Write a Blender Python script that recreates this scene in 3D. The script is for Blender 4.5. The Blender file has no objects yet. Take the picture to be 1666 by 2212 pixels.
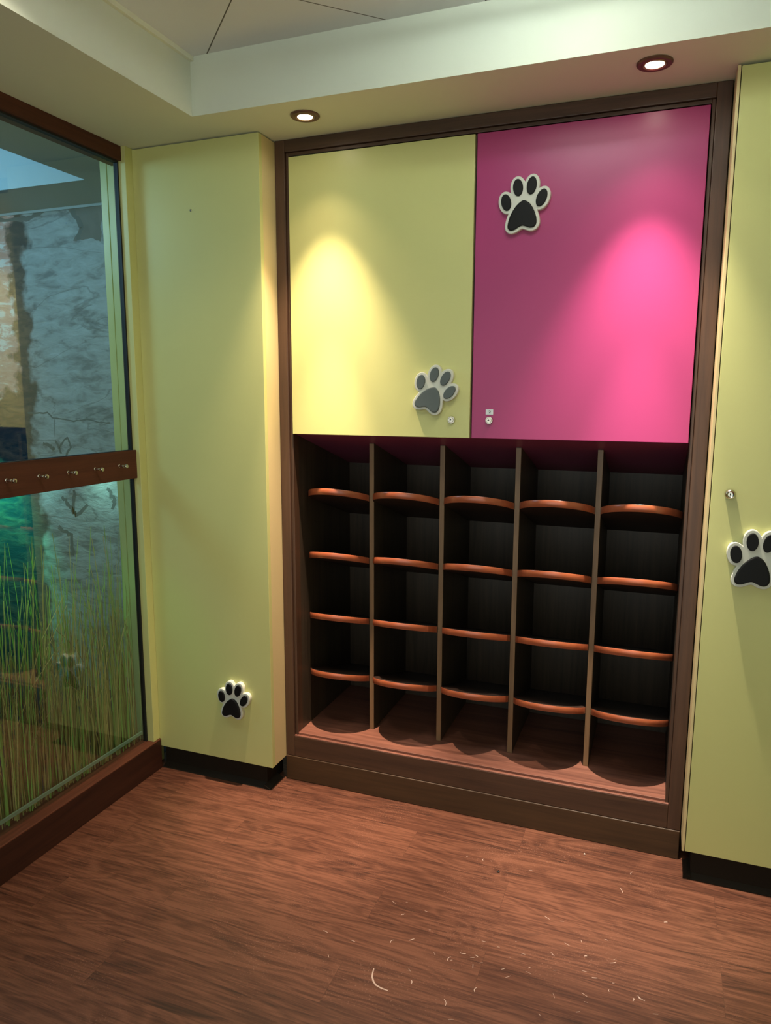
import bpy, bmesh, math, random
from mathutils import Vector, Matrix
random.seed(7)
S = bpy.context.scene
COL = S.collection
PI = math.pi

# ------------------------------------------------------------------ helpers
def link(o, parent=None):
    COL.objects.link(o)
    if parent is not None:
        o.parent = parent
    return o

def tag(o, label=None, cat=None, group=None, kind=None):
    if label: o["label"] = label
    if cat: o["category"] = cat
    if group: o["group"] = group
    if kind: o["kind"] = kind
    return o

def thing(name, label, cat, loc=(0, 0, 0), rot=(0, 0, 0), group=None):
    o = bpy.data.objects.new(name, None)
    o.empty_display_size = 0.05
    o.location = loc
    o.rotation_euler = rot
    link(o)
    return tag(o, label, cat, group)

def obj(name, bm, mats, parent=None, smooth=False, bevel=0.0, seg=2, shift=None):
    bmesh.ops.recalc_face_normals(bm, faces=bm.faces[:])
    me = bpy.data.meshes.new(name)
    bm.to_mesh(me); bm.free()
    if shift is not None:
        me.transform(Matrix.Translation(-Vector(shift)))
    if not isinstance(mats, (list, tuple)): mats = [mats]
    for m in mats: me.materials.append(m)
    if smooth:
        for p in me.polygons: p.use_smooth = True
        me.set_sharp_from_angle(angle=math.radians(38))
    o = bpy.data.objects.new(name, me)
    link(o, parent)
    if bevel > 0:
        b = o.modifiers.new("bevel", 'BEVEL')
        b.width = bevel; b.segments = seg; b.limit_method = 'ANGLE'; b.angle_limit = math.radians(40)
    return o

def box(bm, x0, x1, y0, y1, z0, z1, mi=0):
    vs = [bm.verts.new((x, y, z)) for x in (x0, x1) for y in (y0, y1) for z in (z0, z1)]
    for f in ((0, 1, 3, 2), (4, 6, 7, 5), (0, 4, 5, 1), (2, 3, 7, 6), (0, 2, 6, 4), (1, 5, 7, 3)):
        fa = bm.faces.new([vs[i] for i in f]); fa.material_index = mi
    return vs

def bx(*a):
    bm = bmesh.new(); box(bm, *a); return bm

def prism(bm, pts, axis, a0, a1, mi=0):
    """extrude a 2D polygon. axis 'X': pts are (y,z); 'Y': (x,z); 'Z': (x,y)"""
    def P(p, a):
        return {'X': (a, p[0], p[1]), 'Y': (p[0], a, p[1]), 'Z': (p[0], p[1], a)}[axis]
    A = [bm.verts.new(P(p, a0)) for p in pts]
    B = [bm.verts.new(P(p, a1)) for p in pts]
    n = len(pts)
    fs = [bm.faces.new(A), bm.faces.new(B[::-1])]
    for i in range(n):
        fs.append(bm.faces.new((A[i], A[(i + 1) % n], B[(i + 1) % n], B[i])))
    for f in fs: f.material_index = mi
    return A, B

def lathe(bm, prof, M=Matrix(), n=32, mi=0, cap=True):
    """prof: list of (r, h) revolved about local Z, then transformed by M"""
    rings = []
    for r, h in prof:
        rings.append([bm.verts.new(M @ Vector((r * math.cos(2 * PI * i / n), r * math.sin(2 * PI * i / n), h))) for i in range(n)])
    for a, b in zip(rings, rings[1:]):
        for i in range(n):
            bm.faces.new((a[i], a[(i + 1) % n], b[(i + 1) % n], b[i])).material_index = mi
    if cap:
        bm.faces.new(rings[0][::-1]).material_index = mi
        bm.faces.new(rings[-1]).material_index = mi

# ------------------------------------------------------------------ materials
def nmat(name):
    m = bpy.data.materials.new(name); m.use_nodes = True
    nt = m.node_tree
    return m, nt, nt.nodes["Principled BSDF"]

def lin(c):
    def f(v):
        v /= 255.0
        return v / 12.92 if v <= 0.04045 else ((v + 0.055) / 1.055) ** 2.4
    return (f(c[0]), f(c[1]), f(c[2]), 1)

def plain(name, rgb, rough=0.5, metal=0.0, spec=0.5, noise=0.03, bump=0.0, bscale=400):
    m, nt, p = nmat(name)
    c = lin(rgb)
    tc = nt.nodes.new("ShaderNodeTexCoord")
    nz = nt.nodes.new("ShaderNodeTexNoise"); nz.inputs["Scale"].default_value = 9; nz.inputs["Detail"].default_value = 5
    nt.links.new(tc.outputs["Object"], nz.inputs["Vector"])
    mx = nt.nodes.new("ShaderNodeMix"); mx.data_type = 'RGBA'
    mx.inputs[6].default_value = tuple(v * (1 - noise) for v in c[:3]) + (1,)
    mx.inputs[7].default_value = tuple(min(1, v * (1 + noise)) for v in c[:3]) + (1,)
    nt.links.new(nz.outputs["Fac"], mx.inputs[0])
    nt.links.new(mx.outputs[2], p.inputs["Base Color"])
    p.inputs["Roughness"].default_value = rough
    p.inputs["Metallic"].default_value = metal
    p.inputs["Specular IOR Level"].default_value = spec
    if bump > 0:
        n2 = nt.nodes.new("ShaderNodeTexNoise"); n2.inputs["Scale"].default_value = bscale; n2.inputs["Detail"].default_value = 3
        nt.links.new(tc.outputs["Object"], n2.inputs["Vector"])
        b = nt.nodes.new("ShaderNodeBump"); b.inputs["Strength"].default_value = bump; b.inputs["Distance"].default_value = 0.001
        nt.links.new(n2.outputs["Fac"], b.inputs["Height"])
        nt.links.new(b.outputs["Normal"], p.inputs["Normal"])
    return m

def emis(name, rgb, strength):
    m, nt, p = nmat(name)
    p.inputs["Base Color"].default_value = (0.8, 0.8, 0.8, 1)
    p.inputs["Emission Color"].default_value = lin(rgb)
    p.inputs["Emission Strength"].default_value = strength
    return m

def wood(name, dark, light, axis='Z', rough=0.4, fine=60.0, contrast=1.0, spec=0.5):
    m, nt, p = nmat(name)
    tc = nt.nodes.new("ShaderNodeTexCoord")
    mp = nt.nodes.new("ShaderNodeMapping")
    sc = {'X': (0.05, 1, 1), 'Y': (1, 0.05, 1), 'Z': (1, 1, 0.05)}[axis]
    mp.inputs["Scale"].default_value = sc
    nt.links.new(tc.outputs["Object"], mp.inputs["Vector"])
    n1 = nt.nodes.new("ShaderNodeTexNoise"); n1.inputs["Scale"].default_value = fine; n1.inputs["Detail"].default_value = 6
    n1.inputs["Roughness"].default_value = 0.65; n1.inputs["Distortion"].default_value = 0.6
    n2 = nt.nodes.new("ShaderNodeTexNoise"); n2.inputs["Scale"].default_value = fine * 0.18; n2.inputs["Detail"].default_value = 3
    nt.links.new(mp.outputs[0], n1.inputs["Vector"]); nt.links.new(mp.outputs[0], n2.inputs["Vector"])
    ad = nt.nodes.new("ShaderNodeMath"); ad.operation = 'MULTIPLY_ADD'; ad.inputs[1].default_value = 0.6
    ml = nt.nodes.new("ShaderNodeMath"); ml.operation = 'MULTIPLY'; ml.inputs[1].default_value = 0.4
    nt.links.new(n2.outputs["Fac"], ml.inputs[0])
    nt.links.new(n1.outputs["Fac"], ad.inputs[0]); nt.links.new(ml.outputs[0], ad.inputs[2])
    cr = nt.nodes.new("ShaderNodeValToRGB")
    w = 0.16 / contrast
    cr.color_ramp.elements[0].position = 0.5 - w; cr.color_ramp.elements[0].color = lin(dark)
    cr.color_ramp.elements[1].position = 0.5 + w; cr.color_ramp.elements[1].color = lin(light)
    nt.links.new(ad.outputs[0], cr.inputs[0])
    nt.links.new(cr.outputs[0], p.inputs["Base Color"])
    p.inputs["Roughness"].default_value = rough
    p.inputs["Specular IOR Level"].default_value = spec
    b = nt.nodes.new("ShaderNodeBump"); b.inputs["Strength"].default_value = 0.12; b.inputs["Distance"].default_value = 0.0006
    nt.links.new(n1.outputs["Fac"], b.inputs["Height"]); nt.links.new(b.outputs["Normal"], p.inputs["Normal"])
    return m

def floor_material():
    m, nt, p = nmat("vinyl_wood_planks")
    N = nt.nodes.new; L = nt.links.new
    tc = N("ShaderNodeTexCoord")
    # plank layout along X
    br = N("ShaderNodeTexBrick")
    br.offset = 0.37; br.squash = 1.0
    br.inputs["Color1"].default_value = (0, 0, 0, 1); br.inputs["Color2"].default_value = (1, 1, 1, 1)
    br.inputs["Mortar"].default_value = (0.5, 0.5, 0.5, 1)
    br.inputs["Scale"].default_value = 1.0
    br.inputs["Brick Width"].default_value = 0.92; br.inputs["Row Height"].default_value = 0.152
    br.inputs["Mortar Size"].default_value = 0.0005; br.inputs["Mortar Smooth"].default_value = 0.3
    br.inputs["Bias"].default_value = 0.0
    L(tc.outputs["Object"], br.inputs["Vector"])
    # per plank offset of the grain
    sep = N("ShaderNodeSeparateColor"); L(br.outputs["Color"], sep.inputs[0])
    cmb = N("ShaderNodeCombineXYZ")
    k = N("ShaderNodeMath"); k.operation = 'MULTIPLY'; k.inputs[1].default_value = 9.0; L(sep.outputs[0], k.inputs[0])
    L(k.outputs[0], cmb.inputs[0]); L(k.outputs[0], cmb.inputs[2])
    va = N("ShaderNodeVectorMath"); va.operation = 'ADD'
    L(tc.outputs["Object"], va.inputs[0]); L(cmb.outputs[0], va.inputs[1])
    mp = N("ShaderNodeMapping"); mp.inputs["Scale"].default_value = (0.045, 1, 1); L(va.outputs[0], mp.inputs["Vector"])
    n1 = N("ShaderNodeTexNoise"); n1.inputs["Scale"].default_value = 130; n1.inputs["Detail"].default_value = 8; n1.inputs["Roughness"].default_value = 0.62; n1.inputs["Distortion"].default_value = 0.8
    L(mp.outputs[0], n1.inputs["Vector"])
    # cathedral figure: distorted waves
    mp2 = N("ShaderNodeMapping"); mp2.inputs["Scale"].default_value = (0.22, 1, 1); L(va.outputs[0], mp2.inputs["Vector"])
    n2 = N("ShaderNodeTexNoise"); n2.inputs["Scale"].default_value = 7; n2.inputs["Detail"].default_value = 2.5; n2.inputs["Distortion"].default_value = 0.8
    L(mp2.outputs[0], n2.inputs["Vector"])
    sn = N("ShaderNodeMath"); sn.operation = 'MULTIPLY'; sn.inputs[1].default_value = 75; L(n2.outputs["Fac"], sn.inputs[0])
    si = N("ShaderNodeMath"); si.operation = 'SINE'; L(sn.outputs[0], si.inputs[0])
    # broad tone
    n3 = N("ShaderNodeTexNoise"); n3.inputs["Scale"].default_value = 16; n3.inputs["Detail"].default_value = 4; n3.inputs["Distortion"].default_value = 1.5; L(mp.outputs[0], n3.inputs["Vector"])
    a1 = N("ShaderNodeMath"); a1.operation = 'MULTIPLY_ADD'; a1.inputs[1].default_value = 0.07; L(si.outputs[0], a1.inputs[0]); L(n1.outputs["Fac"], a1.inputs[2])
    a2 = N("ShaderNodeMath"); a2.operation = 'MULTIPLY_ADD'; a2.inputs[1].default_value = 0.45; L(n3.outputs["Fac"], a2.inputs[0]); L(a1.outputs[0], a2.inputs[2])
    a3 = N("ShaderNodeMath"); a3.operation = 'MULTIPLY_ADD'; a3.inputs[1].default_value = 0.10; L(sep.outputs[0], a3.inputs[0]); L(a2.outputs[0], a3.inputs[2])
    cr = N("ShaderNodeValToRGB")
    e = cr.color_ramp.elements
    e[0].position = 0.52; e[0].color = lin((62, 38, 28))
    e[1].position = 1.16; e[1].color = lin((121, 77, 58))
    x = e.new(0.68); x.color = lin((89, 53, 39))
    x = e.new(0.82); x.color = lin((106, 66, 49))
    e[len(e) - 1].position = 0.95
    L(a3.outputs[0], cr.inputs[0])
    # knots / dark flecks
    mp3 = N("ShaderNodeMapping"); mp3.inputs["Scale"].default_value = (0.35, 1, 1); L(va.outputs[0], mp3.inputs["Vector"])
    vo = N("ShaderNodeTexNoise"); vo.inputs["Scale"].default_value = 15; vo.inputs["Detail"].default_value = 5; vo.inputs["Roughness"].default_value = 0.65; vo.inputs["Distortion"].default_value = 0.5
    L(mp3.outputs[0], vo.inputs["Vector"])
    mr = N("ShaderNodeMapRange"); mr.inputs[1].default_value = 0.63; mr.inputs[2].default_value = 0.74; mr.inputs[3].default_value = 0.0; mr.inputs[4].default_value = 0.5
    L(vo.outputs["Fac"], mr.inputs[0])
    mk = N("ShaderNodeMix"); mk.data_type = 'RGBA'; mk.inputs[7].default_value = lin((52, 32, 24)); L(mr.outputs[0], mk.inputs[0]); L(cr.outputs[0], mk.inputs[6])
    # seams
    ms = N("ShaderNodeMix"); ms.data_type = 'RGBA'; ms.inputs[7].default_value = lin((64, 38, 28))
    fs = N("ShaderNodeMath"); fs.operation = 'MULTIPLY'; fs.inputs[1].default_value = 0.55; L(br.outputs["Fac"], fs.inputs[0])
    L(fs.outputs[0], ms.inputs[0]); L(mk.outputs[2], ms.inputs[6])
    # dusty haze of wear, own patches
    nd = N("ShaderNodeTexNoise"); nd.inputs["Scale"].default_value = 230; nd.inputs["Detail"].default_value = 2; L(tc.outputs["Object"], nd.inputs["Vector"])
    nb = N("ShaderNodeTexNoise"); nb.inputs["Scale"].default_value = 3.2; nb.inputs["Detail"].default_value = 3; L(tc.outputs["Object"], nb.inputs["Vector"])
    m1 = N("ShaderNodeMapRange"); m1.inputs[1].default_value = 0.60; m1.inputs[2].default_value = 0.72; m1.inputs[4].default_value = 0.35; L(nd.outputs["Fac"], m1.inputs[0])
    m2 = N("ShaderNodeMapRange"); m2.inputs[1].default_value = 0.48; m2.inputs[2].default_value = 0.68; L(nb.outputs["Fac"], m2.inputs[0])
    mm = N("ShaderNodeMath"); mm.operation = 'MULTIPLY'; L(m1.outputs[0], mm.inputs[0]); L(m2.outputs[0], mm.inputs[1])
    md = N("ShaderNodeMix"); md.data_type = 'RGBA'; md.inputs[7].default_value = lin((190, 150, 130)); L(mm.outputs[0], md.inputs[0]); L(ms.outputs[2], md.inputs[6])
    L(md.outputs[2], p.inputs["Base Color"])
    p.inputs["Roughness"].default_value = 0.42
    p.inputs["Specular IOR Level"].default_value = 0.4
    b = N("ShaderNodeBump"); b.inputs["Strength"].default_value = 0.15; b.inputs["Distance"].default_value = 0.0008
    L(n1.outputs["Fac"], b.inputs["Height"]); L(b.outputs["Normal"], p.inputs["Normal"])
    return m

def tile_material():
    """ceiling tiles laid on the diagonal, thin dark joints"""
    m, nt, p = nmat("diagonal_ceiling_tiles")
    N = nt.nodes.new; L = nt.links.new
    tc = N("ShaderNodeTexCoord"); sp = N("ShaderNodeSeparateXYZ"); L(tc.outputs["Object"], sp.inputs[0])
    outs = []
    for op, off in (('ADD', -0.3494), ('SUBTRACT', 0.7881)):
        a = N("ShaderNodeMath"); a.operation = op; L(sp.outputs[0], a.inputs[0]); L(sp.outputs[1], a.inputs[1])
        b = N("ShaderNodeMath"); b.operation = 'SUBTRACT'; b.inputs[1].default_value = off - 0.85 / 2; L(a.outputs[0], b.inputs[0])
        c = N("ShaderNodeMath"); c.operation = 'FLOORED_MODULO'; c.inputs[1].default_value = 0.85; L(b.outputs[0], c.inputs[0])
        d = N("ShaderNodeMath"); d.operation = 'SUBTRACT'; d.inputs[1].default_value = 0.425; L(c.outputs[0], d.inputs[0])
        e = N("ShaderNodeMath"); e.operation = 'ABSOLUTE'; L(d.outputs[0], e.inputs[0])
        f = N("ShaderNodeMath"); f.operation = 'LESS_THAN'; f.inputs[1].default_value = 0.0026; L(e.outputs[0], f.inputs[0])
        outs.append(f)
    g = N("ShaderNodeMath"); g.operation = 'MAXIMUM'; L(outs[0].outputs[0], g.inputs[0]); L(outs[1].outputs[0], g.inputs[1])
    mx = N("ShaderNodeMix"); mx.data_type = 'RGBA'; L(g.outputs[0], mx.inputs[0])
    mx.inputs[6].default_value = lin((222, 224, 222)); mx.inputs[7].default_value = lin((95, 92, 82))
    L(mx.outputs[2], p.inputs["Base Color"]); p.inputs["Roughness"].default_value = 0.8
    return m

def rock_material():
    m, nt, p = nmat("painted_rock_face")
    N = nt.nodes.new; L = nt.links.new
    tc = N("ShaderNodeTexCoord")
    mp = N("ShaderNodeMapping"); mp.inputs["Rotation"].default_value = (0, 0.5, 0); mp.inputs["Scale"].default_value = (0.6, 1, 1.7); L(tc.outputs["Object"], mp.inputs["Vector"])
    n1 = N("ShaderNodeTexNoise"); n1.inputs["Scale"].default_value = 15; n1.inputs["Detail"].default_value = 9; n1.inputs["Roughness"].default_value = 0.62; n1.inputs["Distortion"].default_value = 0.5
    L(mp.outputs[0], n1.inputs["Vector"])
    cr = N("ShaderNodeValToRGB"); e = cr.color_ramp.elements
    e[0].position = 0.34; e[0].color = lin((122, 122, 118)); e[1].position = 0.66; e[1].color = lin((178, 178, 170))
    x = e.new(0.48); x.color = lin((158, 158, 150))
    L(n1.outputs["Fac"], cr.inputs[0])
    n2 = N("ShaderNodeTexNoise"); n2.inputs["Scale"].default_value = 2.6; n2.inputs["Detail"].default_value = 7; n2.inputs["Distortion"].default_value = 1.0; L(mp.outputs[0], n2.inputs["Vector"])
    ab = N("ShaderNodeMath"); ab.operation = 'SUBTRACT'; ab.inputs[1].default_value = 0.5; L(n2.outputs["Fac"], ab.inputs[0])
    ac = N("ShaderNodeMath"); ac.operation = 'ABSOLUTE'; L(ab.outputs[0], ac.inputs[0])
    mr = N("ShaderNodeMapRange"); mr.inputs[1].default_value = 0.0; mr.inputs[2].default_value = 0.012; mr.inputs[3].default_value = 0.55; mr.inputs[4].default_value = 0.0; L(ac.outputs[0], mr.inputs[0])
    m1 = N("ShaderNodeMix"); m1.data_type = 'RGBA'; m1.inputs[7].default_value = lin((84, 84, 82)); L(mr.outputs[0], m1.inputs[0]); L(cr.outputs[0], m1.inputs[6])
    # dark painted opening on the left of the rock
    sp = N("ShaderNodeSeparateXYZ"); L(tc.outputs["Object"], sp.inputs[0])
    n3 = N("ShaderNodeTexNoise"); n3.inputs["Scale"].default_value = 9; n3.inputs["Detail"].default_value = 6; L(tc.outputs["Object"], n3.inputs["Vector"])
    w = N("ShaderNodeMath"); w.operation = 'MULTIPLY_ADD'; w.inputs[1].default_value = 0.28; L(n3.outputs["Fac"], w.inputs[0]); L(sp.outputs[0], w.inputs[2])
    r2 = N("ShaderNodeMapRange"); r2.inputs[1].default_value = -1.46; r2.inputs[2].default_value = -1.42; r2.inputs[3].default_value = 1.0; r2.inputs[4].default_value = 0.0; L(w.outputs[0], r2.inputs[0])
    m2 = N("ShaderNodeMix"); m2.data_type = 'RGBA'; L(r2.outputs[0], m2.inputs[0]); L(m1.outputs[2], m2.inputs[6])
    cr2 = N("ShaderNodeValToRGB"); e = cr2.color_ramp.elements
    e[0].position = 0.42; e[0].color = lin((34, 48, 58)); e[1].position = 0.66; e[1].color = lin((104, 84, 74)); L(n1.outputs["Fac"], cr2.inputs[0])
    # salmon and cream painted rock farther left, above the dark opening
    cr3 = N("ShaderNodeValToRGB"); e = cr3.color_ramp.elements
    e[0].position = 0.40; e[0].color = lin((204, 146, 130)); e[1].position = 0.62; e[1].color = lin((234, 220, 208)); x = e.new(0.55); x.color = lin((214, 164, 148)); L(n1.outputs["Fac"], cr3.inputs[0])
    zz = N("ShaderNodeMath"); zz.operation = 'MULTIPLY_ADD'; zz.inputs[1].default_value = 0.25; L(n3.outputs["Fac"], zz.inputs[0]); L(sp.outputs[2], zz.inputs[2])
    zr = N("ShaderNodeMapRange"); zr.inputs[1].default_value = 1.58; zr.inputs[2].default_value = 1.61; L(zz.outputs[0], zr.inputs[0])
    xr = N("ShaderNodeMapRange"); xr.inputs[1].default_value = -1.56; xr.inputs[2].default_value = -1.53; xr.inputs[3].default_value = 1.0; xr.inputs[4].default_value = 0.0; L(w.outputs[0], xr.inputs[0])
    zx = N("ShaderNodeMath"); zx.operation = 'MULTIPLY'; L(zr.outputs[0], zx.inputs[0]); L(xr.outputs[0], zx.inputs[1])
    m3 = N("ShaderNodeMix"); m3.data_type = 'RGBA'; L(zx.outputs[0], m3.inputs[0]); L(cr2.outputs[0], m3.inputs[6]); L(cr3.outputs[0], m3.inputs[7])
    L(m3.outputs[2], m2.inputs[7])
    L(m2.outputs[2], p.inputs["Base Color"]); p.inputs["Roughness"].default_value = 0.8
    b = N("ShaderNodeBump"); b.inputs["Strength"].default_value = 0.35; b.inputs["Distance"].default_value = 0.02
    L(n1.outputs["Fac"], b.inputs["Height"]); L(b.outputs["Normal"], p.inputs["Normal"])
    return m

def glass_material():
    m = bpy.data.materials.new("clear_green_glass"); m.use_nodes = True
    nt = m.node_tree; N = nt.nodes.new; L = nt.links.new
    for n in list(nt.nodes): nt.nodes.remove(n)
    out = N("ShaderNodeOutputMaterial")
    tr = N("ShaderNodeBsdfTransparent"); tr.inputs[0].default_value = (0.82, 0.95, 0.90, 1)
    gl = N("ShaderNodeBsdfGlossy"); gl.inputs["Roughness"].default_value = 0.0; gl.inputs[0].default_value = (0.95, 1, 0.97, 1)
    lw = N("ShaderNodeLayerWeight"); lw.inputs[0].default_value = 0.5
    pw = N("ShaderNodeMath"); pw.operation = 'POWER'; pw.inputs[1].default_value = 4.0; L(lw.outputs["Facing"], pw.inputs[0])
    ma = N("ShaderNodeMath"); ma.operation = 'MULTIPLY_ADD'; ma.inputs[1].default_value = 0.85; ma.inputs[2].default_value = 0.10; ma.use_clamp = True; L(pw.outputs[0], ma.inputs[0])
    mx = N("ShaderNodeMixShader"); L(ma.outputs[0], mx.inputs[0]); L(tr.outputs[0], mx.inputs[1]); L(gl.outputs[0], mx.inputs[2])
    L(mx.outputs[0], out.inputs[0])
    c = bpy.data.materials.new("glass_rear"); c.use_nodes = True
    nt = c.node_tree
    for n in list(nt.nodes): nt.nodes.remove(n)
    o2 = nt.nodes.new("ShaderNodeOutputMaterial"); t2 = nt.nodes.new("ShaderNodeBsdfTransparent"); t2.inputs[0].default_value = (0.97, 1, 0.99, 1)
    nt.links.new(t2.outputs[0], o2.inputs[0])
    return m, c

LIME = plain("lime_laminate", (208, 208, 138), rough=0.38, noise=0.02, bump=0.05)
CREAM = plain("cream_edge_laminate", (222, 202, 150), rough=0.45, noise=0.02)
MAGENTA = plain("magenta_laminate", (170, 54, 112), rough=0.34, noise=0.015, bump=0.04)
SOFFIT = plain("painted_plaster", (222, 224, 202), rough=0.75, noise=0.02, bump=0.08)
RISER = plain("painted_riser", (212, 218, 202), rough=0.75, noise=0.02, bump=0.08)
PLASTER = plain("room_plaster", (208, 206, 150), rough=0.7)
TILE = tile_material()
FRAMEW = wood("walnut_frame_wood", (62, 43, 32), (90, 64, 47), 'Z', rough=0.42)
FRAMEX = wood("walnut_frame_wood_level", (62, 42, 30), (90, 64, 46), 'X', rough=0.42)
KICKW = wood("walnut_plinth_wood", (58, 41, 25), (84, 61, 38), 'X', rough=0.38)
INNERW = wood("dark_walnut_carcass", (50, 41, 33), (82, 68, 54), 'Z', rough=0.45, fine=45)
BASEW = wood("rosewood_base_board", (94, 58, 48), (152, 100, 82), 'X', rough=0.45, fine=55)
SHELFW = wood("dark_walnut_shelf", (38, 28, 24), (66, 47, 38), 'X', rough=0.45)
EDGEW = wood("copper_brown_edge", (138, 70, 44), (178, 96, 62), 'X', rough=0.28, fine=30, spec=0.7)
DIVW = wood("walnut_divider_edge", (112, 86, 60), (146, 114, 82), 'Z', rough=0.42)
RAILW = wood("red_brown_rail_wood", (70, 38, 28), (96, 54, 38), 'Y', rough=0.6, spec=0.25)
SILL_LIT = wood("red_brown_sill_lit", (84, 46, 33), (122, 72, 52), 'Y', rough=0.5, spec=0.3)  # lighter copy of the sill wood, direct light painted into the colour
SILL_SHADED = wood("red_brown_sill_shaded", (48, 26, 20), (70, 39, 28), 'Y', rough=0.5, spec=0.3)  # darker copy of the sill wood, shade of the front painted in
PLUM = plain("plum_board", (140, 64, 92), rough=0.35)  # even plum tone for the sloped top board
PLINTH = plain("dark_vinyl_plinth", (34, 28, 21), rough=0.75, spec=0.15, noise=0.2, bump=0.3, bscale=60)
SEAL = plain("black_glazing_seal", (16, 18, 18), rough=0.6)
CHROME = plain("brushed_steel", (205, 200, 188), rough=0.22, metal=1.0)
KEYHOLE = plain("keyhole_black", (12, 10, 8), rough=0.6)
PAWW = plain("paw_plate_white", (214, 216, 204), rough=0.45, noise=0.01)
PAWB = plain("paw_pad_black", (13, 14, 15), rough=0.55, spec=0.25, noise=0.02)
PAW_GLARE = plain("paw_pad_glare", (84, 94, 94), rough=0.5, noise=0.02)  # black pads made grey, lamp glare painted into the colour
LABELW = plain("label_paper", (226, 232, 236), rough=0.6)
INK = plain("label_ink", (14, 24, 28), rough=0.6)
BRONZE = plain("bronze_trim_ring", (122, 92, 78), rough=0.35, metal=0.6)
SOCKET = plain("lamp_socket", (150, 120, 100), rough=0.3, metal=0.8)
LENS = emis("lamp_lens", (255, 240, 214), 30.0)
FLOOR = floor_material()
SCUFF = plain("pale_scuff", (206, 178, 164), rough=0.8)
ROCK = rock_material()
INKD = plain("mural_dark_line", (98, 100, 96), rough=0.9)
INKB = plain("mural_brown_rock", (116, 110, 102), rough=0.9, noise=0.5)
DARKFLOOR = plain("dark_gravel", (46, 40, 34), rough=0.9, noise=0.4)
BEYOND = plain("display_plaster", (190, 196, 190), rough=0.8)
GLASS, GLASSB = glass_material()
STRIP = plain("grey_green_strip", (140, 156, 140), rough=0.5)
GR = [plain("stalk_straw", (196, 172, 110), rough=0.6), plain("stalk_olive", (150, 152, 84), rough=0.6),
      plain("stalk_green", (150, 186, 92), rough=0.6), plain("stalk_brown", (136, 104, 66), rough=0.6)]

# ------------------------------------------------------------------ key sizes (metres), cabinet face at y = 0
H = 2.30        # soffit height
H2 = 2.4686     # recessed tile height
XR = 1.403      # cabinet width
XL = -0.535     # glazed side wall
RX1, RY0 = 2.30, -3.40   # far ends of the room
RECX, RECY = -0.129, -0.281
YB = -0.1035    # face of the tall cupboards

# ------------------------------------------------------------------ the setting
bm = bx(XL - 0.03, RX1, RY0, 0.60, -0.06, 0.0)
def scuff(bm, pts, w, z=0.0004):
    prev = None
    for i, p in enumerate(pts):
        a = Vector(pts[max(i - 1, 0)]); b = Vector(pts[min(i + 1, len(pts) - 1)])
        d = (b - a).normalized(); n = Vector((-d.y, d.x)) * w * (0.45 + 0.55 * math.sin(PI * (i + 0.6) / (len(pts) + 0.2)))
        cur = (bm.verts.new((p[0] - n.x, p[1] - n.y, z)), bm.verts.new((p[0] + n.x, p[1] + n.y, z)))
        if prev: bm.faces.new((prev[0], cur[0], cur[1], prev[1])).material_index = 1
        prev = cur
scuff(bm, [(0.6641, -0.7645), (0.6665, -0.779), (0.6699, -0.7916), (0.679, -0.805), (0.6884, -0.813), (0.702, -0.817), (0.7151, -0.8183), (0.7226, -0.8185)], 0.0022)
for (x, y) in [(0.772, -0.226), (0.822, -0.225), (0.974, -0.223), (1.265, -0.126), (1.244, -0.221), (1.216, -0.446), (1.169, -0.526), (1.239, -0.525), (1.234, -0.623), (1.305, -0.619), (1.294, -0.63), (0.723, -0.634), (0.796, -0.66), (0.833, -0.663), (0.865, -0.634), (0.901, -0.628), (0.77, -0.772), (0.922, -0.738), (0.867, -0.801), (0.672, -0.658), (0.667, -0.55), (1.366, -0.316), (1.198, -0.594), (1.31, -0.621)]:
    a = random.uniform(0, PI); l = random.uniform(0.003, 0.011)
    q = random.uniform(-0.5, 0.5)
    scuff(bm, [(x + t * l * math.cos(a + q * t), y + t * l * math.sin(a + q * t)) for t in (-1, -0.3, 0.4, 1)], random.uniform(0.0006, 0.0013))
for i in range(46):
    x = random.gauss(0.95, 0.22); y = random.gauss(-0.66, 0.10)
    a = random.gauss(0, 0.5); l = random.uniform(0.002, 0.008)
    scuff(bm, [(x + t * l * math.cos(a), y + t * l * math.sin(a)) for t in (-1, 0, 1)], random.uniform(0.0003, 0.0008))
tag(obj("floor", bm, [FLOOR, SCUFF]), kind="structure")

# ceiling: soffit with a rectangular recess and its risers
bm = bmesh.new()
box(bm, XL - 0.03, RECX, RY0, 0.60, H, H + 0.30)             # strip along the glazing (its side is the left riser)
box(bm, RECX, RX1, RECY, 0.60, H, H + 0.30, 1)                # strip above the cabinets
for f in bm.faces:
    f.material_index = 0
    n = f.calc_center_median()
    if abs(n.y - RECY) < 1e-4 or abs(n.x - RECX) < 1e-4: f.material_index = 1
box(bm, RECX + 0.0005, RX1, RY0, RECY - 0.0005, H2, H2 + 0.05, 2)
tag(obj("ceiling", bm, [SOFFIT, RISER, TILE]), kind="structure")
tag(obj("trim_1", bx(RECX + 0.0002, RECX + 0.012, RY0 + 0.01, RECY - 0.0005, H2 - 0.014, H2 - 0.0003), SOFFIT), kind="structure")

tag(obj("wall_back", bx(XL - 0.03, RX1, 0.60, 0.66, 0, H + 0.3), PLASTER), kind="structure")
tag(obj("wall_right", bx(RX1, RX1 + 0.06, RY0, 0.60, 0, H + 0.3), PLASTER), kind="structure")
# end of the wall beside the glazing: jamb and the pilaster that carries on behind the glass
bm = bmesh.new()
box(bm, XL - 0.001, XL + 0.03, YB - 0.036, YB + 0.03, 0.1215, H)
box(bm, XL - 0.080, XL - 0.0012, YB, YB + 0.06, 0, H)
box(bm, XL - 0.112, XL - 0.0825, YB, YB + 0.06, 0, H)
box(bm, XL - 0.0825, XL - 0.080, YB + 0.004, YB + 0.06, 0, H)
tag(obj("wall_left", bm, LIME, bevel=0.0015), kind="structure")

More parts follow.
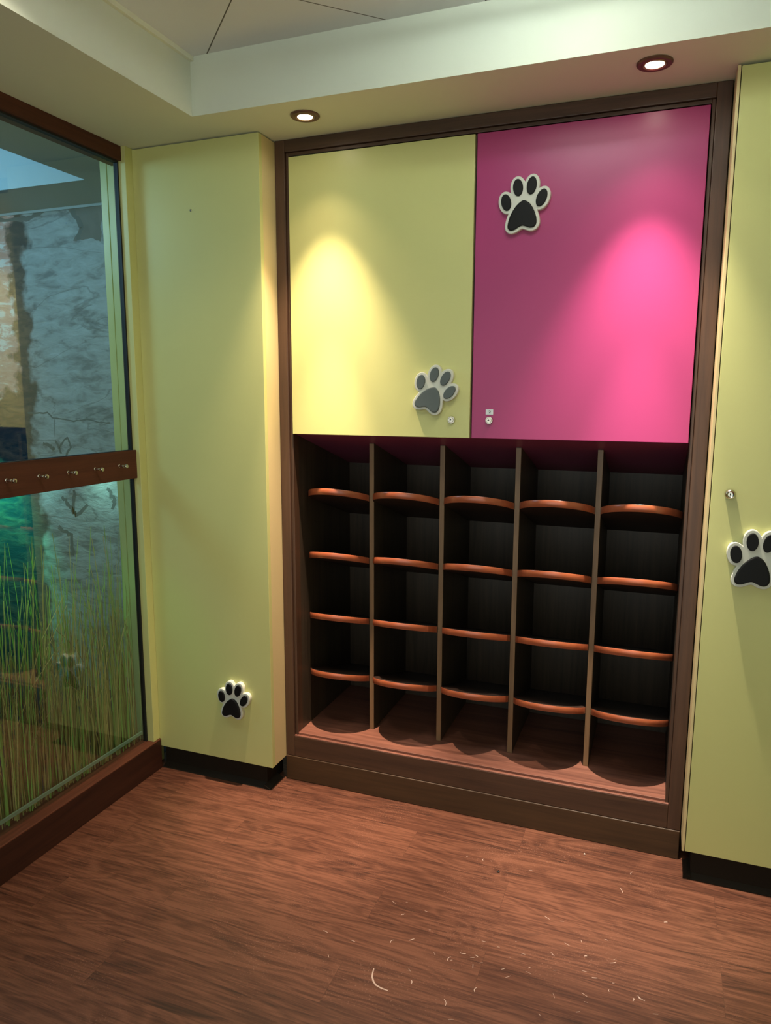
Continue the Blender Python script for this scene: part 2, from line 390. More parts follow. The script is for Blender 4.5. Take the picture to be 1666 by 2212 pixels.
# window: glazing of the left wall
win = bpy.data.objects.new("window_1", None); win.location = (XL, -1.7, 0); link(win); tag(win, kind="structure")
def wpart(name, bm, m, **k):
    return obj(name, bm, m, win, shift=(XL, -1.7, 0), **k)
for z0, z1 in ((0.10, 1.20), (1.20, 2.275)):
    b_ = bx(XL - 0.014, XL - 0.006, RY0 + 0.002, YB - 0.043, z0, z1)
    pane = wpart("glass_pane", b_, [GLASS, GLASSB])
    for p_ in pane.data.polygons:
        p_.material_index = 0 if p_.normal.x > 0.9 else 1
wpart("glazing_seal", bx(XL - 0.016, XL + 0.001, YB - 0.0425, YB - 0.0362, 0.10, 2.26), SEAL)
wpart("header_beam", bx(XL - 0.060, XL + 0.0139, RY0 + 0.002, YB - 0.0005, 2.252, H - 0.0005), RAILW, bevel=0.0015)
wpart("header_seal", bx(XL - 0.016, XL + 0.004, RY0 + 0.002, YB - 0.044, 2.246, 2.252), SEAL)
wpart("sill", bx(XL - 0.10, XL + 0.0362, RY0 + 0.002, YB - 0.0005, 0.0005, 0.1150), SILL_SHADED, bevel=0.001)
wpart("sill_lit_top", bx(XL - 0.10, XL + 0.0364, RY0 + 0.002, YB - 0.0005, 0.1152, 0.1215), SILL_LIT, bevel=0.0020)  # thin top layer carrying the painted-in light of the sill top
wpart("glazing_channel", bx(XL - 0.0205, XL - 0.0145, RY0 + 0.002, YB - 0.044, 0.152, 0.163), STRIP)

# coat rail across the glazing with its pegs
rail = thing("coat_rail", "long red-brown wooden coat rail with small steel pegs across the glass wall", "coat rail", (XL + 0.0005, -1.7, 1.1541))
obj("board", bx(XL + 0.0085, XL + 0.0148, RY0 + 0.004, YB - 0.0008, 1.1541, 1.2575), RAILW, rail, shift=(XL + 0.0005, -1.7, 1.1541), bevel=0.0015)
obj("board_back", bx(XL - 0.0055, XL + 0.0083, RY0 + 0.004, YB - 0.0435, 1.1541, 1.2498), RAILW, rail, shift=(XL + 0.0005, -1.7, 1.1541))
obj("shadow_gap_strip", bx(XL - 0.0055, XL + 0.008, RY0 + 0.004, YB - 0.0435, 1.2500, 1.2588), SEAL, rail, shift=(XL + 0.0005, -1.7, 1.1541))  # black strip painting in the shaded gap along the rail top
bm = bmesh.new()
MX = Matrix.Rotation(PI / 2, 4, 'Y')
lathe(bm, [(0.0062, 0.0), (0.0062, 0.0015), (0.0047, 0.003), (0.0047, 0.020), (0.0042, 0.0208), (0.0030, 0.0212), (0.0030, 0.0265), (0.0060, 0.0272), (0.0073, 0.0290), (0.0073, 0.0325), (0.0062, 0.0345), (0.003, 0.0352)], MX, 20)
peg0 = obj("peg", bm, CHROME, rail, smooth=True)
for i in range(9):
    p_ = peg0 if i == 0 else peg0.copy()
    if i: link(p_, rail)
    p_.location = (0.0143, -0.232 - 0.1205 * i + 1.7, 1.2065 - 1.1541)

# ------------------------------------------------------------------ built-in shoe cabinet
cab = thing("shoe_cabinet", "dark walnut built-in cabinet with shoe cubbies under a yellow and a magenta locker door", "cabinet", (XR / 2, 0, 0))
CS = (XR / 2, 0, 0)
def cpart(name, bm, m, **k):
    return obj(name, bm, m, cab, shift=CS, **k)
e = 0.0008
OX0, OX1, OZ0, OZ1 = 0.0362, 1.3636, 0.179, 2.2604
IX0, IX1, IZ0, IZ1 = 0.0475, 1.3535, 0.1895, 2.249
for n_, a in (("frame_stile", (0, OX0, 0, .05, 0.0975, H - e)), ("frame_stile", (OX1, XR, 0, .05, 0.0975, H - e))):
    cpart(n_, bx(*a), FRAMEW, bevel=0.002)
cpart("frame_rail", bx(OX0, OX1, 0, .05, OZ1, H - e), FRAMEX, bevel=0.002)
cpart("frame_rail", bx(OX0, OX1, 0, .05, 0.0975, OZ0), FRAMEX, bevel=0.002)
# stepped inner bead
cpart("bead", bx(OX0 + .0006, IX0, .009, .05, OZ0 + .0004, OZ1 - .0004), FRAMEW, bevel=0.0015)
cpart("bead", bx(IX1, OX1 - .0006, .009, .05, OZ0 + .0004, OZ1 - .0004), FRAMEW, bevel=0.0015)
bm = bmesh.new()
box(bm, IX0, IX1, .009, .05, IZ1, OZ1 - .0004)
cpart("bead", bm, FRAMEX, bevel=0.0015)
cpart("kickboard", bx(0.0, XR, -0.002, .05, 0.0004, 0.0967), KICKW, bevel=0.0025)
# base board of the cubbies, with the lower lip in front
YS, YK, SL = 0.142, 0.51, 0.305
bm = bmesh.new()
box(bm, IX0, IX1, 0.012, YK, 0.165, 0.1895)
box(bm, OX0, OX1, 0.0005, 0.0115, 0.170, 0.1815)
cpart("base_board", bm, BASEW, bevel=0.001)
for a in ((IX0 - 0.012, IX0 - 0.0003), (IX1 + 0.0003, IX1 + 0.012)):
    cpart("side_panel", bx(a[0], a[1], 0.012, YK, 0.165, 1.33), INNERW)
cpart("back_panel", bx(IX0 - 0.012, IX1 + 0.012, YK, YK + 0.012, 0.165, H - 0.02), INNERW)
ct = lambda y: 1.3235 - 0.295 * (y - 0.012)
bm = bmesh.new()
prism(bm, [(0.021, ct(0.021)), (YK, ct(YK)), (YK, ct(YK) + 0.012), (0.021, ct(0.021) + 0.012)], 'X', IX0, IX1)
cpart("sloped_top_board", bm, PLUM)
cpart("locker_partition", bx(0.688, 0.706, 0.024, YK - 0.001, 1.34, IZ1), INNERW)
DX = [0.2965, 0.5635, 0.8290, 1.0945]
TH = 0.0175
for x in DX:
    bm = bmesh.new()
    prism(bm, [(YS, 0.1897), (YK, 0.1897), (YK, ct(YK) - .0002), (YS, ct(YS) - .0002)], 'X', x - TH / 2, x + TH / 2)
    dv = cpart("divider", bm, INNERW)
    bm = bmesh.new()
    box(bm, x - TH / 2, x + TH / 2, YS - 0.0035, YS - 0.0002, 0.1898, ct(YS) - 0.001)
    obj("edge_band", bm, DIVW, dv, shift=CS, bevel=0.0008)
# curved sloping shelves
xs = [IX0] + DX + [IX1]
SAG, YE, ST = 0.101, 0.132, 0.0205
def arc(hw, sag, n=28):
    R = (hw * hw + sag * sag) / (2 * sag)
    a = math.asin(min(1, hw / R))
    return [(R * math.sin(t), -(R * math.cos(t) - (R - sag))) for t in [(-a + 2 * a * i / n) for i in range(n + 1)]]
def shelf_mesh(hw):
    bm = bmesh.new()
    A = arc(hw, SAG)
    pts = [(x, YE + 0.004 + y) for x, y in A] + [(hw, YK - 0.0005), (-hw, YK - 0.0005)]
    top = [bm.verts.new((x, y, -SL * (y - YE))) for x, y in pts]
    bot = [bm.verts.new((x, y, -SL * (y - YE) - ST)) for x, y in pts]
    bm.faces.new(top); bm.faces.new(bot[::-1])
    n = len(pts)
    for i in range(n): bm.faces.new((top[i], top[(i + 1) % n], bot[(i + 1) % n], bot[i]))
    return bm
def band_mesh(hw):
    bm = bmesh.new()
    A = arc(hw, SAG)
    prof = [(0.0041, 0.0008), (0.0015, 0.0010), (0.0, -0.0012), (-0.0006, -ST * 0.5), (0.0, -ST + 0.0012), (0.0015, -ST - 0.001), (0.0041, -ST - 0.0008)]
    rings = []
    for x, y in A:
        rings.append([bm.verts.new((x, YE + y + d, -SL * (y + d) + z)) for d, z in prof])
    for a, b in zip(rings, rings[1:]):
        for j in range(len(prof)):
            k = (j + 1) % len(prof)
            bm.faces.new((a[j], b[j], b[k], a[k]))
    bm.faces.new(rings[0]); bm.faces.new(rings[-1][::-1])
    return bm
ZS = [1.096, 0.8625, 0.6295, 0.4055]
proto = {}
for c in range(5):
    l = xs[c] + (TH / 2 if c else 0) + 0.0004; r = xs[c + 1] - (TH / 2 if c < 4 else 0) - 0.0004
    hw = (r - l) / 2
    s0 = b0 = None
    for z in ZS:
        if s0 is None:
            s0 = obj("shelf", shelf_mesh(hw), SHELFW, cab); b0 = obj("edge_band", band_mesh(hw), EDGEW, s0, smooth=True)
            s_ = s0
        else:
            s_ = s0.copy(); link(s_, cab)
            b_ = b0.copy(); link(b_, s_)
        s_.location = ((l + r) / 2 - CS[0], 0, z)

# locker doors
def lock_mesh(bm, x, y, z, r=0.0125, out=0.008):
    M = Matrix.Translation((x, y, z)) @ Matrix.Rotation(PI / 2, 4, 'X')
    lathe(bm, [(r, 0), (r, out * 0.3), (r * 0.90, out * 0.62), (r * 0.78, out * 0.62), (r * 0.74, out * 0.45), (r * 0.66, out * 0.45), (r * 0.66, out * 1.05), (r * 0.60, out * 1.15), (0.001, out * 1.15)], M, 32)
    box(bm, x - 0.0040, x + 0.0016, y - out * 1.15 - 0.0004, y - out * 1.15 + 0.001, z - 0.0008, z + 0.0012, 1)
    box(bm, x - 0.0022, x + 0.0012, y - out * 1.15 - 0.0005, y - out * 1.15 + 0.001, z + 0.0008, z + 0.0026, 1)
DF = 0.0
for nm, x0, x1, m, lb in (("yellow", 0.0507, 0.6925, LIME, "yellow locker door"), ("magenta", 0.6995, 1.3505, MAGENTA, "magenta locker door")):
    d = cpart("door", bx(x0, x1, DF, DF + 0.019, 1.3206, 2.2434), m, bevel=0.0012)
    d["label"] = lb
    bm = bmesh.new()
    if nm == "yellow": lock_mesh(bm, 0.6321, DF, 1.3785)
    else: lock_mesh(bm, 0.7572, DF, 1.3787)
    lk = obj("lock", bm, [CHROME, KEYHOLE], d, smooth=True, shift=CS)
    if nm == "magenta":
        bm = bmesh.new()
        box(bm, 0.7452, 0.7692, DF - 0.0008, DF - 0.0002, 1.3968, 1.4136)
        lab = obj("number_label", bm, [LABELW, INK], d, shift=CS)
        # the digit 2
        cu = bpy.data.curves.new("two", 'FONT'); cu.body = "2"; cu.size = 0.0118; cu.align_x = 'CENTER'; cu.align_y = 'CENTER'; cu.offset = 0.00035; cu.extrude = 0.00015
        to = bpy.data.objects.new("two", cu); link(to)
        dg = bpy.context.evaluated_depsgraph_get()
        tm = bpy.data.meshes.new_from_object(to.evaluated_get(dg))
        bpy.data.objects.remove(to)
        tm.transform(Matrix.Translation((0.7580 - CS[0], DF - 0.0009, 1.4048)) @ Matrix.Rotation(PI / 2, 4, 'X') @ Matrix.Diagonal((1.25, 1, 1, 1)))
        b2 = bmesh.new(); b2.from_mesh(lab.data); k0 = len(b2.faces)
        b2.from_mesh(tm); b2.faces.ensure_lookup_table()
        for f in b2.faces[k0:]: f.material_index = 1
        b2.to_mesh(lab.data); b2.free()

# ------------------------------------------------------------------ tall cupboards either side
def plinth(bm, x0, x1, y0, y1, z1, flare_x=0):
    box(bm, x0, x1, y0, y1, 0.0006, z1)
# left
lx1 = -0.0011
lc = thing("tall_cupboard", "tall lime cupboard with cream side, between the glass wall and the shoe cabinet", "cupboard", (-0.25, -0.05, 0))
LS = (-0.25, -0.05, 0)
pz = 0.0912
obj("front_panel", bx(XL + 0.0305, lx1, YB, YB + 0.019, pz, H - 0.004), LIME, lc, shift=LS, bevel=0.0008)
obj("side_panel", bx(lx1 - 0.019, lx1 - 0.0004, YB + 0.0195, 0.045, pz, H - 0.004), CREAM, lc, shift=LS, bevel=0.0008)
obj("filler_strip", bx(XL + 0.0003, XL + 0.0300, YB, YB + 0.018, 0.1217, H - 0.004), LIME, lc, shift=LS, bevel=0.0012)
bm = bmesh.new()
px, py = -0.040, -0.078
box(bm, XL + 0.037, px, py, 0.045, 0.0006, pz - 0.0005)
prism(bm, [(-0.102, 0.0006), (-0.0995, 0.004), (-0.082, 0.013), (py, 0.016), (py, 0.0006)], 'X', XL + 0.037, px)
prism(bm, [(-0.015, 0.0006), (-0.0175, 0.004), (-0.034, 0.013), (px, 0.016), (px, 0.0006)], 'Y', -0.102, -0.003)
obj("plinth", bm, PLINTH, lc, shift=LS)
bm = bmesh.new()
lathe(bm, [(0.0042, 0), (0.0042, 0.001), (0.003, 0.0019), (0.0006, 0.002)], Matrix.Translation((-0.2704, YB, 2.0774)) @ Matrix.Rotation(PI / 2, 4, 'X'), 16)
box(bm, -0.2728, -0.2680, YB - 0.0023, YB - 0.001, 2.0770, 2.0778, 1)
obj("screw", bm, [CHROME, KEYHOLE], lc, shift=LS)
# right
rx0, rx1, yq = 1.4059, 2.20, -0.0997
rc = thing("tall_cupboard", "tall lime cupboard with a small round lock, right of the shoe cabinet", "cupboard", (1.80, -0.05, 0))
RS = (1.80, -0.05, 0)
qz = 0.0932
obj("side_panel", bx(rx0, rx0 + 0.0075, yq, 0.045, qz, H - 0.004), CREAM, rc, shift=RS, bevel=0.0006)
dr = obj("door", bx(rx0 + 0.0098, rx1, yq, yq + 0.019, qz + 0.001, H - 0.006), LIME, rc, shift=RS, bevel=0.0008)
obj("side_panel", bx(rx1 + 0.002, rx1 + 0.02, yq, 0.045, qz, H - 0.004), CREAM, rc, shift=RS, bevel=0.0006)
bm = bmesh.new()
M = Matrix.Translation((1.4632, yq, 1.1896)) @ Matrix.Rotation(PI / 2, 4, 'X')
lathe(bm, [(0.0140, 0), (0.0140, 0.014), (0.0128, 0.0185), (0.0098, 0.021), (0.0072, 0.0195), (0.0062, 0.0185), (0.0008, 0.0185)], M, 32)
box(bm, 1.4632 - 0.0014, 1.4632 + 0.0014, yq - 0.0192, yq - 0.018, 1.1868, 1.1926, 1)
lk = obj("lock", bm, [CHROME, KEYHOLE], dr, smooth=True, shift=RS)
bm = bmesh.new()
box(bm, rx0 + 0.030, rx1, yq + 0.020, 0.045, 0.0006, qz - 0.0005)
prism(bm, [(-0.0935, 0.0006), (-0.092, 0.004), (-0.083, 0.013), (yq + 0.020, 0.016), (yq + 0.020, 0.0006)], 'X', rx0 + 0.030, rx1)
prism(bm, [(rx0 + 0.010, 0.0006), (rx0 + 0.0115, 0.004), (rx0 + 0.02, 0.013), (rx0 + 0.030, 0.016), (rx0 + 0.030, 0.0006)], 'Y', -0.0935, -0.003)
obj("plinth", bm, PLINTH, rc, shift=RS)

# ------------------------------------------------------------------ paw print plaques
K = 0.000395
def ell(cx, cy, a, b, deg, n=36):
    t0 = math.radians(deg)
    out = []
    for i in range(n):
        t = 2 * PI * i / n
        x, y = a * math.cos(t), b * math.sin(t)
        out.append(((cx + x * math.cos(t0) - y * math.sin(t0)) * K, (cy + x * math.sin(t0) + y * math.cos(t0)) * K))
    return out
CX, CY = 1024, 340
pads = [ell(888 - CX, CY - 320, 38, 62, 12), ell(977 - CX, CY - 218, 38, 63, 6), ell(1082 - CX, CY - 212, 37, 65, -8), ell(1160 - CX, CY - 306, 38, 66, -22)]
ctrl = [(1020, 315), (985, 335), (950, 374), (922, 424), (906, 478), (906, 512), (926, 530), (958, 526), (990, 508), (1018, 499), (1047, 507), (1077, 518), (1107, 514), (1125, 490), (1124, 448), (1106, 395), (1076, 345), (1048, 323)]
def cat(P, n=5):
    out = []
    N = len(P)
    for i in range(N):
        p0, p1, p2, p3 = P[i - 1], P[i], P[(i + 1) % N], P[(i + 2) % N]
        for j in range(n):
            t = j / n
            out.append(tuple(0.5 * ((2 * p1[k]) + (-p0[k] + p2[k]) * t + (2 * p0[k] - 5 * p1[k] + 4 * p2[k] - p3[k]) * t * t + (-p0[k] + 3 * p1[k] - 3 * p2[k] + p3[k]) * t ** 3) for k in (0, 1)))
    return out
pads.append(cat([((x - CX) * K, (CY - y) * K) for x, y in ctrl]))
def inside(p, P):
    c = False; j = len(P) - 1
    for i in range(len(P)):
        if (P[i][1] > p[1]) != (P[j][1] > p[1]) and p[0] < (P[j][0] - P[i][0]) * (p[1] - P[i][1]) / (P[j][1] - P[i][1]) + P[i][0]: c = not c
        j = i
    return c
def dist(p, P):
    if inside(p, P): return -1.0
    best = 9
    for i in range(len(P)):
        a, b = P[i - 1], P[i]
        dx, dy = b[0] - a[0], b[1] - a[1]
        t = max(0, min(1, ((p[0] - a[0]) * dx + (p[1] - a[1]) * dy) / (dx * dx + dy * dy + 1e-18)))
        best = min(best, math.hypot(p[0] - a[0] - t * dx, p[1] - a[1] - t * dy))
    return best
def outline(off, n=176):
    out = []
    for i in range(n):
        t = 2 * PI * i / n
        r = 0.125
        while r > 0.01:
            p = (r * math.cos(t), r * math.sin(t))
            if min(dist(p, P) for P in pads) <= off: break
            r -= 0.0012
        lo, hi = r, r + 0.0012
        for _ in range(7):
            md = (lo + hi) / 2
            if min(dist((md * math.cos(t), md * math.sin(t)), P) for P in pads) <= off: lo = md
            else: hi = md
        out.append((lo * math.cos(t), lo * math.sin(t)))
    return out
OFF = 22.5 * K
o_full, o_in = outline(OFF), outline(OFF - 0.0016)
def plate_mesh(th):
    bm = bmesh.new()
    rings = []
    for P, d in ((o_full, 0.0), (o_full, th - 0.0014), (o_in, th)):
        rings.append([bm.verts.new((x, -d, y)) for x, y in P])
    n = len(o_full)
    for a, b in zip(rings, rings[1:]):
        for i in range(n): bm.faces.new((a[i], a[(i + 1) % n], b[(i + 1) % n], b[i]))
    bm.faces.new(rings[0]); bm.faces.new(rings[-1])
    return bm
def pad_mesh(P, th, h):
    bm = bmesh.new()
    cx = sum(p[0] for p in P) / len(P); cy = sum(p[1] for p in P) / len(P)
    rings = []
    for s, d in ((1.0, th - 0.0005), (1.0, th + h * 0.6), (0.96, th + h * 0.92), (0.90, th + h)):
        rings.append([bm.verts.new((cx + (x - cx) * s, -d, cy + (y - cy) * s)) for x, y in P])
    n = len(P)
    for a, b in zip(rings, rings[1:]):
        for i in range(n): bm.faces.new((a[i], a[(i + 1) % n], b[(i + 1) % n], b[i]))
    bm.faces.new(rings[0]); bm.faces.new(rings[-1])
    return bm
PT, PH = 0.016, 0.006
def paw(x, y, z, deg, scale, padm, label):
    t = thing("paw_plaque", label, "paw plaque", (x, y, z), (0, math.radians(deg), 0), "paw print plaques on the cupboard doors")
    t.scale = (scale, 1, scale)
    obj("backing_plate", plate_mesh(PT), PAWW, t)
    for i, P in enumerate(pads):
        obj("toe_pad" if i < 4 else "palm_pad", pad_mesh(P, PT, PH), padm, t)
    return t
paw(0.8495, -0.0004, 2.024, 0, 0.985, PAWB, "white paw plaque with black pads high on the magenta locker door")
paw(0.5765, -0.0004, 1.474, 22, 0.955, PAW_GLARE, "tilted white paw plaque with black pads greyed by painted glare on the yellow locker door")
paw(-0.1540, YB - 0.0004, 0.338, 5, 0.885, PAWB, "small white paw plaque with black pads low on the left lime cupboard")
paw(1.5420, yq - 0.0004, 1.011, 5, 1.0, PAWB, "white paw plaque with black pads on the right lime cupboard, below its lock")

# ------------------------------------------------------------------ recessed downlights
def downlight(x, y, z, label, tilt=(0, 0)):
    t = thing("downlight", label, "downlight", (x, y, z - 0.0003), (0, 0, 0), "ceiling downlights")
    bm = bmesh.new()
    lathe(bm, [(0.045, 0.0), (0.045, -0.003), (0.042, -0.006), (0.034, -0.0065), (0.0315, -0.005), (0.0315, 0.0)], Matrix(), 48)
    obj("trim_ring", bm, BRONZE, t, smooth=True)
    bm = bmesh.new()
    lathe(bm, [(0.0313, -0.0005), (0.0313, -0.0052), (0.028, -0.0075), (0.0235, -0.0055), (0.0232, -0.001)], Matrix(), 48)
    obj("gimbal", bm, SOCKET, t, smooth=True)
    bm = bmesh.new()
    lathe(bm, [(0.0225, -0.0008), (0.0225, -0.0030), (0.015, -0.0042), (0.002, -0.0046)], Matrix(), 40)
    obj("lens", bm, LENS, t, smooth=True)
    return t
downlight(0.2012, -0.170, H, "round recessed downlight in the soffit above the yellow locker door")
downlight(1.2053, -0.180, H, "round recessed downlight in the soffit above the magenta locker door")

def spot(name, loc, target, power, color, size=70, blend=0.6, radius=0.02):
    l = bpy.data.lights.new(name, 'SPOT'); l.energy = power; l.color = color
    l.spot_size = math.radians(size); l.spot_blend = blend; l.shadow_soft_size = radius
    o = bpy.data.objects.new(name, l); o.location = loc
    d = Vector(target) - Vector(loc)
    o.rotation_euler = d.to_track_quat('-Z', 'Y').to_euler()
    link(o); return o
def area(name, loc, target, power, color, sx, sy):
    l = bpy.data.lights.new(name, 'AREA'); l.energy = power; l.color = color
    l.shape = 'RECTANGLE'; l.size = sx; l.size_y = sy
    o = bpy.data.objects.new(name, l); o.location = loc
    d = Vector(target) - Vector(loc)
    o.rotation_euler = d.to_track_quat('-Z', 'Y').to_euler()
    link(o); return o
def point(name, loc, power, color, radius=0.05):
    l = bpy.data.lights.new(name, 'POINT'); l.energy = power; l.color = color; l.shadow_soft_size = radius
    o = bpy.data.objects.new(name, l); o.location = loc; link(o); return o

WARM = (1.0, 0.80, 0.52)
for (lx, ly, tx, ty, c_, pb, ps) in ((0.2012, -0.170, 0.195, -0.120, (1.0, 0.76, 0.56), 100, 5), (1.2053, -0.180, 1.235, -0.125, (1.0, 0.86, 0.70), 112, 6)):
    spot("downlight_beam", (lx, ly, H - 0.012), (lx, ly + 0.02, 0.3), pb, c_, 60, 1.0, 0.012)
    spot("downlight_core", (lx, ly, H - 0.012), (lx, ly + 0.03, 0.3), 150, c_, 30, 0.8, 0.012)
    spot("downlight_spill", (lx, ly, H - 0.012), (tx, ty, 1.6), ps, c_, 88, 1.0, 0.012)
# the room's own downlights, in the recess beyond the top of the photograph
def lamp(x, y, power, color, size=150, target=None, label=""):
    downlight(x, y, H2, label)
    spot("ceiling_lamp_beam", (x, y, H2 - 0.012), target or (x, y, 0), power, color, size, 0.5, 0.02)
lamp(1.08, -0.46, 5.5, (1.0, 0.92, 0.76), 80, None, "round downlight in the ceiling recess nearest the cabinet")
lamp(0.10, -1.05, 9, (1.0, 0.92, 0.74), 130, None, "round downlight in the ceiling recess nearest the glass wall")
fill_panel = thing("ceiling_fill_panel", "added square fill panel hanging in the ceiling recess", "fill light", (1.0, -0.80, H2))  # unseen panel added as fill for the fronts and the ceiling
obj("fill_frame", bx(0.79, 1.21, -1.01, -0.59, H2 - 0.052, H2 - 0.040), SOFFIT, fill_panel, shift=(1.0, -0.80, H2))
for sx in (-0.15, 0.15):
    obj("fill_hanger", bx(1.0 + sx - 0.006, 1.0 + sx + 0.006, -0.806, -0.794, H2 - 0.0395, H2 - 0.0004), SOFFIT, fill_panel, shift=(1.0, -0.80, H2))
area("fill_panel_light", (1.0, -0.80, H2 - 0.054), (1.0, -0.80, 0), 2.5, (0.97, 1.0, 0.86), 0.40, 0.40)  # added downward fill for the cupboard fronts
area("fill_uplight", (1.0, -0.80, H2 - 0.038), (1.0, -0.80, 4), 11, (0.88, 0.97, 1.0), 0.40, 0.40)  # added upward fill that brightens the ceiling tiles

# ------------------------------------------------------------------ display room behind the glass
BX0, BY1 = -3.6, 0.44
tag(obj("floor_display", bx(BX0, XL - 0.031, RY0, BY1 + 0.2, -0.06, 0.0), DARKFLOOR), kind="structure")
bm = bmesh.new()
box(bm, BX0, XL - 0.0305, RY0, BY1 + 0.2, H + 0.17, H + 0.22)
box(bm, -0.93, XL - 0.0305, RY0, BY1, H, H + 0.169)
box(bm, BX0, -0.93, 0.134, BY1, H, H + 0.169)
tag(obj("ceiling_display", bm, BEYOND), kind="structure")
tag(obj("wall_display_end", bx(BX0, XL - 0.031, RY0 - 0.06, RY0, 0, H + 0.2), BEYOND), kind="structure")
tag(obj("wall_display_side", bx(BX0 - 0.06, BX0, RY0, BY1, 0, H + 0.2), BEYOND), kind="structure")
# mural wall with painted cracks and figures
bm = bx(BX0, XL - 0.0305, BY1, BY1 + 0.06, 0, H - 0.0005)
def ribbon(bm, pts, w, y, mi):
    prev = None
    for i, p in enumerate(pts):
        a = Vector(pts[max(i - 1, 0)]); b = Vector(pts[min(i + 1, len(pts) - 1)])
        d = (b - a).normalized(); n = Vector((-d.y, d.x)) * w * random.uniform(0.7, 1.3)
        cur = (bm.verts.new((p[0] - n.x, y, p[1] - n.y)), bm.verts.new((p[0] + n.x, y, p[1] + n.y)))
        if prev: bm.faces.new((prev[0], cur[0], cur[1], prev[1])).material_index = mi
        prev = cur
def wob(pts, n=6, amp=0.006):
    out = []
    for a, b in zip(pts, pts[1:]):
        for i in range(n):
            t = i / n
            out.append((a[0] + (b[0] - a[0]) * t + random.uniform(-amp, amp), a[1] + (b[1] - a[1]) * t + random.uniform(-amp, amp)))
    out.append(pts[-1]); return out
yy = BY1 - 0.0006
for pts, w in (([(-1.638, 1.365), (-1.512, 1.369), (-1.48, 1.345), (-1.353, 1.331), (-1.269, 1.343), (-1.201, 1.329), (-1.139, 1.326)], .0035),
               ([(-1.474, 1.34), (-1.476, 1.251)], .002), ([(-1.549, 1.22), (-1.506, 1.206), (-1.485, 1.19)], .008), ([(-1.474, 1.24), (-1.455, 1.2), (-1.446, 1.174)], .006),
               ([(-1.455, 1.2), (-1.417, 1.242), (-1.399, 1.251), (-1.383, 1.209), (-1.415, 1.163)], .005),
               ([(-1.38, 1.0), (-1.388, 0.905), (-1.385, 0.87), (-1.3, 0.932)], .009), ([(-1.455, 0.958), (-1.415, 0.926), (-1.39, 0.882)], .010),
               ([(-1.177, 1.017), (-1.137, 0.963), (-1.154, 0.918)], .009), ([(-1.489, 0.806), (-1.413, 0.776), (-1.415, 0.672)], .010),
               ([(-1.723, 2.274), (-1.594, 2.264), (-1.537, 2.27), (-1.451, 2.295)], .009), ([(-1.288, 2.29), (-1.234, 2.206), (-1.272, 2.159)], .012)):
    ribbon(bm, wob(pts, 5, w * 0.6), w, yy, 1)
f = bm.faces.new([bm.verts.new((x, yy + 0.0002, z)) for x, z in wob([(-1.328, 2.298), (-1.123, 2.296), (-1.134, 2.139), (-1.206, 2.154), (-1.286, 2.15), (-1.242, 2.207)], 5, 0.006)]); f.material_index = 2
tag(obj("wall_mural", bm, [ROCK, INKD, INKB]), kind="structure")
tag(obj("trim_2", bx(BX0, XL - 0.14, BY1 - 0.006, BY1 - 0.0012, H - 0.012, H - 0.0008), BEYOND), kind="structure")

# dried grass standing just behind the glass
bm = bmesh.new()
y = -0.15
count = 1400
def stalk(y0, x0, h, lean, bend, r, mi):
    rings = []
    n = 6
    for i in range(n + 1):
        t = i / n
        yc = y0 + lean * t * h + bend * max(0, t - 0.55) ** 2 * h * 2.2
        xc = x0 - 0.018 * t * math.sin(7 * y0 * 31)
        z = 0.03 + h * t * (1 - 0.1 * abs(bend) * t)
        rr = r * (1 - 0.55 * t)
        rings.append([bm.verts.new((xc + rr * math.cos(a), yc + rr * math.sin(a), z)) for a in (0, 2.1, 4.2)])
    for a, b in zip(rings, rings[1:]):
        for k in range(3): bm.faces.new((a[k], a[(k + 1) % 3], b[(k + 1) % 3], b[k])).material_index = mi
    bm.faces.new(rings[-1]).material_index = mi
for i in range(count):
    y0 = random.uniform(-1.75, -0.150)
    x0 = XL - random.uniform(0.028, 0.085)
    u = random.random()
    h = random.uniform(0.35, 0.62) if u < 0.45 else (random.uniform(0.55, 0.80) if u < 0.88 else random.uniform(0.76, 1.0))
    mi = random.choices((0, 1, 2, 3), (5, 4, 1, 4))[0] if h < 0.72 else random.choices((0, 1, 2), (2, 2, 4))[0]
    lean = random.gauss(0, 0.030) if random.random() < 0.8 else random.gauss(0, 0.10)
    bend = random.gauss(0, 0.06) if random.random() < 0.8 else random.gauss(0, 0.3)
    hi = y0 + lean * h + bend * 0.45 * h
    if hi > -0.15: lean = -abs(lean); bend = -abs(bend)
    stalk(y0, x0, h, lean, bend, random.uniform(0.0013, 0.0028), mi)
tag(obj("dried_grass", bm, GR), "dense screen of dried grass stalks standing behind the lower glass pane", "grass", kind="stuff")

# coloured display lighting
area("blue_cove_light", (-2.0, -1.3, H + 0.02), (-2.0, -1.3, 3), 3.2, (0.10, 0.45, 1.0), 1.6, 2.0)
area("display_wash", (-1.6, -0.8, H - 0.02), (-1.35, 0.44, 1.5), 8.5, (0.28, 0.62, 1.0), 0.5, 0.3)
spot("teal_display_lamp", (-1.92, 0.16, 1.22), (-1.92, 0.44, 0.85), 34, (0.03, 0.95, 0.55), 80, 0.8, 0.02)
spot("teal_display_lamp", (-1.20, 0.33, 1.20), (-1.20, 0.44, 0.92), 3.0, (0.45, 1.0, 0.95), 80, 1.0, 0.02)
spot("teal_display_lamp", (-1.58, 0.33, 1.20), (-1.58, 0.44, 0.92), 3.0, (0.35, 0.95, 1.0), 80, 1.0, 0.02)
spot("green_display_lamp", (-0.66, -1.30, 1.20), (-0.605, -0.66, 0.82), 7, (0.15, 1.0, 0.25), 34, 1.0, 0.03)
area("grass_wash", (-0.95, -0.6, H - 0.03), (-0.60, -0.5, 0.8), 2.2, (0.95, 1.0, 0.8), 0.2, 1.2)

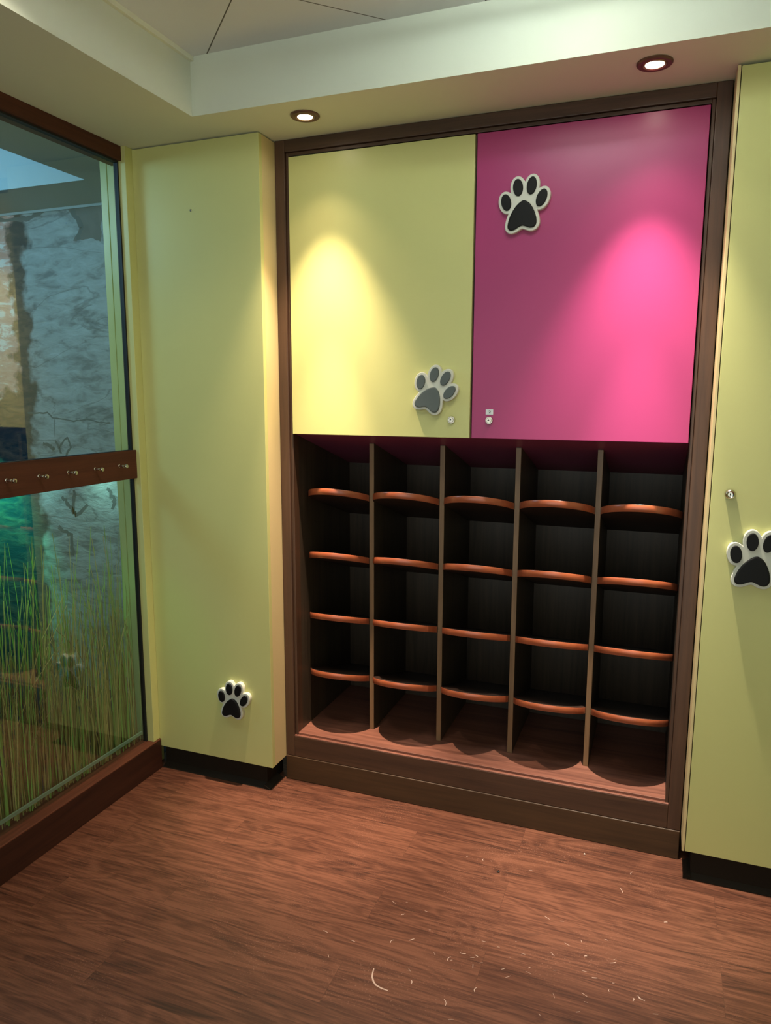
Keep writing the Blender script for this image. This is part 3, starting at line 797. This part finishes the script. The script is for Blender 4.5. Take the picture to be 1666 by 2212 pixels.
# small crumbs on the floor
bm = bmesh.new(); bmesh.ops.create_icosphere(bm, subdivisions=2, radius=0.0045)
for v in bm.verts: v.co *= 1 + 0.25 * math.sin(900 * v.co.x + 700 * v.co.y); v.co.z *= 0.6
o = obj("crumb", bm, PAWB, smooth=True); o.location = (0.8818, -0.2679, 0.0026); tag(o, "tiny black crumb lying on the wooden floor before the cabinet", "crumb")
bm = bmesh.new(); bmesh.ops.create_icosphere(bm, subdivisions=2, radius=0.0034)
for v in bm.verts: v.co *= 1 + 0.2 * math.sin(800 * v.co.x + 900 * v.co.y); v.co.z *= 0.6
o = obj("crumb", bm, SCUFF, smooth=True); o.location = (1.1218, -0.0816, 0.0020); tag(o, "tiny pale crumb on the floor near the cabinet's right end", "crumb")

# ------------------------------------------------------------------ camera
F_PX, YAW, PITCH, ROLL = 1583.04, -0.3617, -0.1575, 0.0028
fw = Vector((math.sin(YAW) * math.cos(PITCH), math.cos(YAW) * math.cos(PITCH), math.sin(PITCH)))
rt = Vector((math.cos(YAW), -math.sin(YAW), 0)); up = rt.cross(fw)
r2 = math.cos(ROLL) * rt + math.sin(ROLL) * up; u2 = -math.sin(ROLL) * rt + math.cos(ROLL) * up
cam = bpy.data.cameras.new("camera"); co = bpy.data.objects.new("camera", cam); link(co)
cam.sensor_fit = 'HORIZONTAL'; cam.sensor_width = 36.0; cam.lens = F_PX / 1666.0 * 36.0
cam.clip_start = 0.02
Mx = Matrix((r2, u2, -fw)).transposed().to_4x4(); Mx.translation = (1.2828, -2.3248, 1.4559)
co.matrix_world = Mx
S.camera = co

# ------------------------------------------------------------------ world and view
w = bpy.data.worlds.new("world"); S.world = w; w.use_nodes = True
w.node_tree.nodes["Background"].inputs[0].default_value = (0.94, 1.0, 0.92, 1)
w.node_tree.nodes["Background"].inputs[1].default_value = 0.96
S.view_settings.view_transform = 'Standard'
S.view_settings.look = 'None'
S.view_settings.exposure = 0.42
S.view_settings.gamma = 1.0
S.view_settings.use_curve_mapping = False
S.cycles.max_bounces = 10
S.cycles.transparent_max_bounces = 24
S.cycles.caustics_reflective = False
S.cycles.caustics_refractive = False
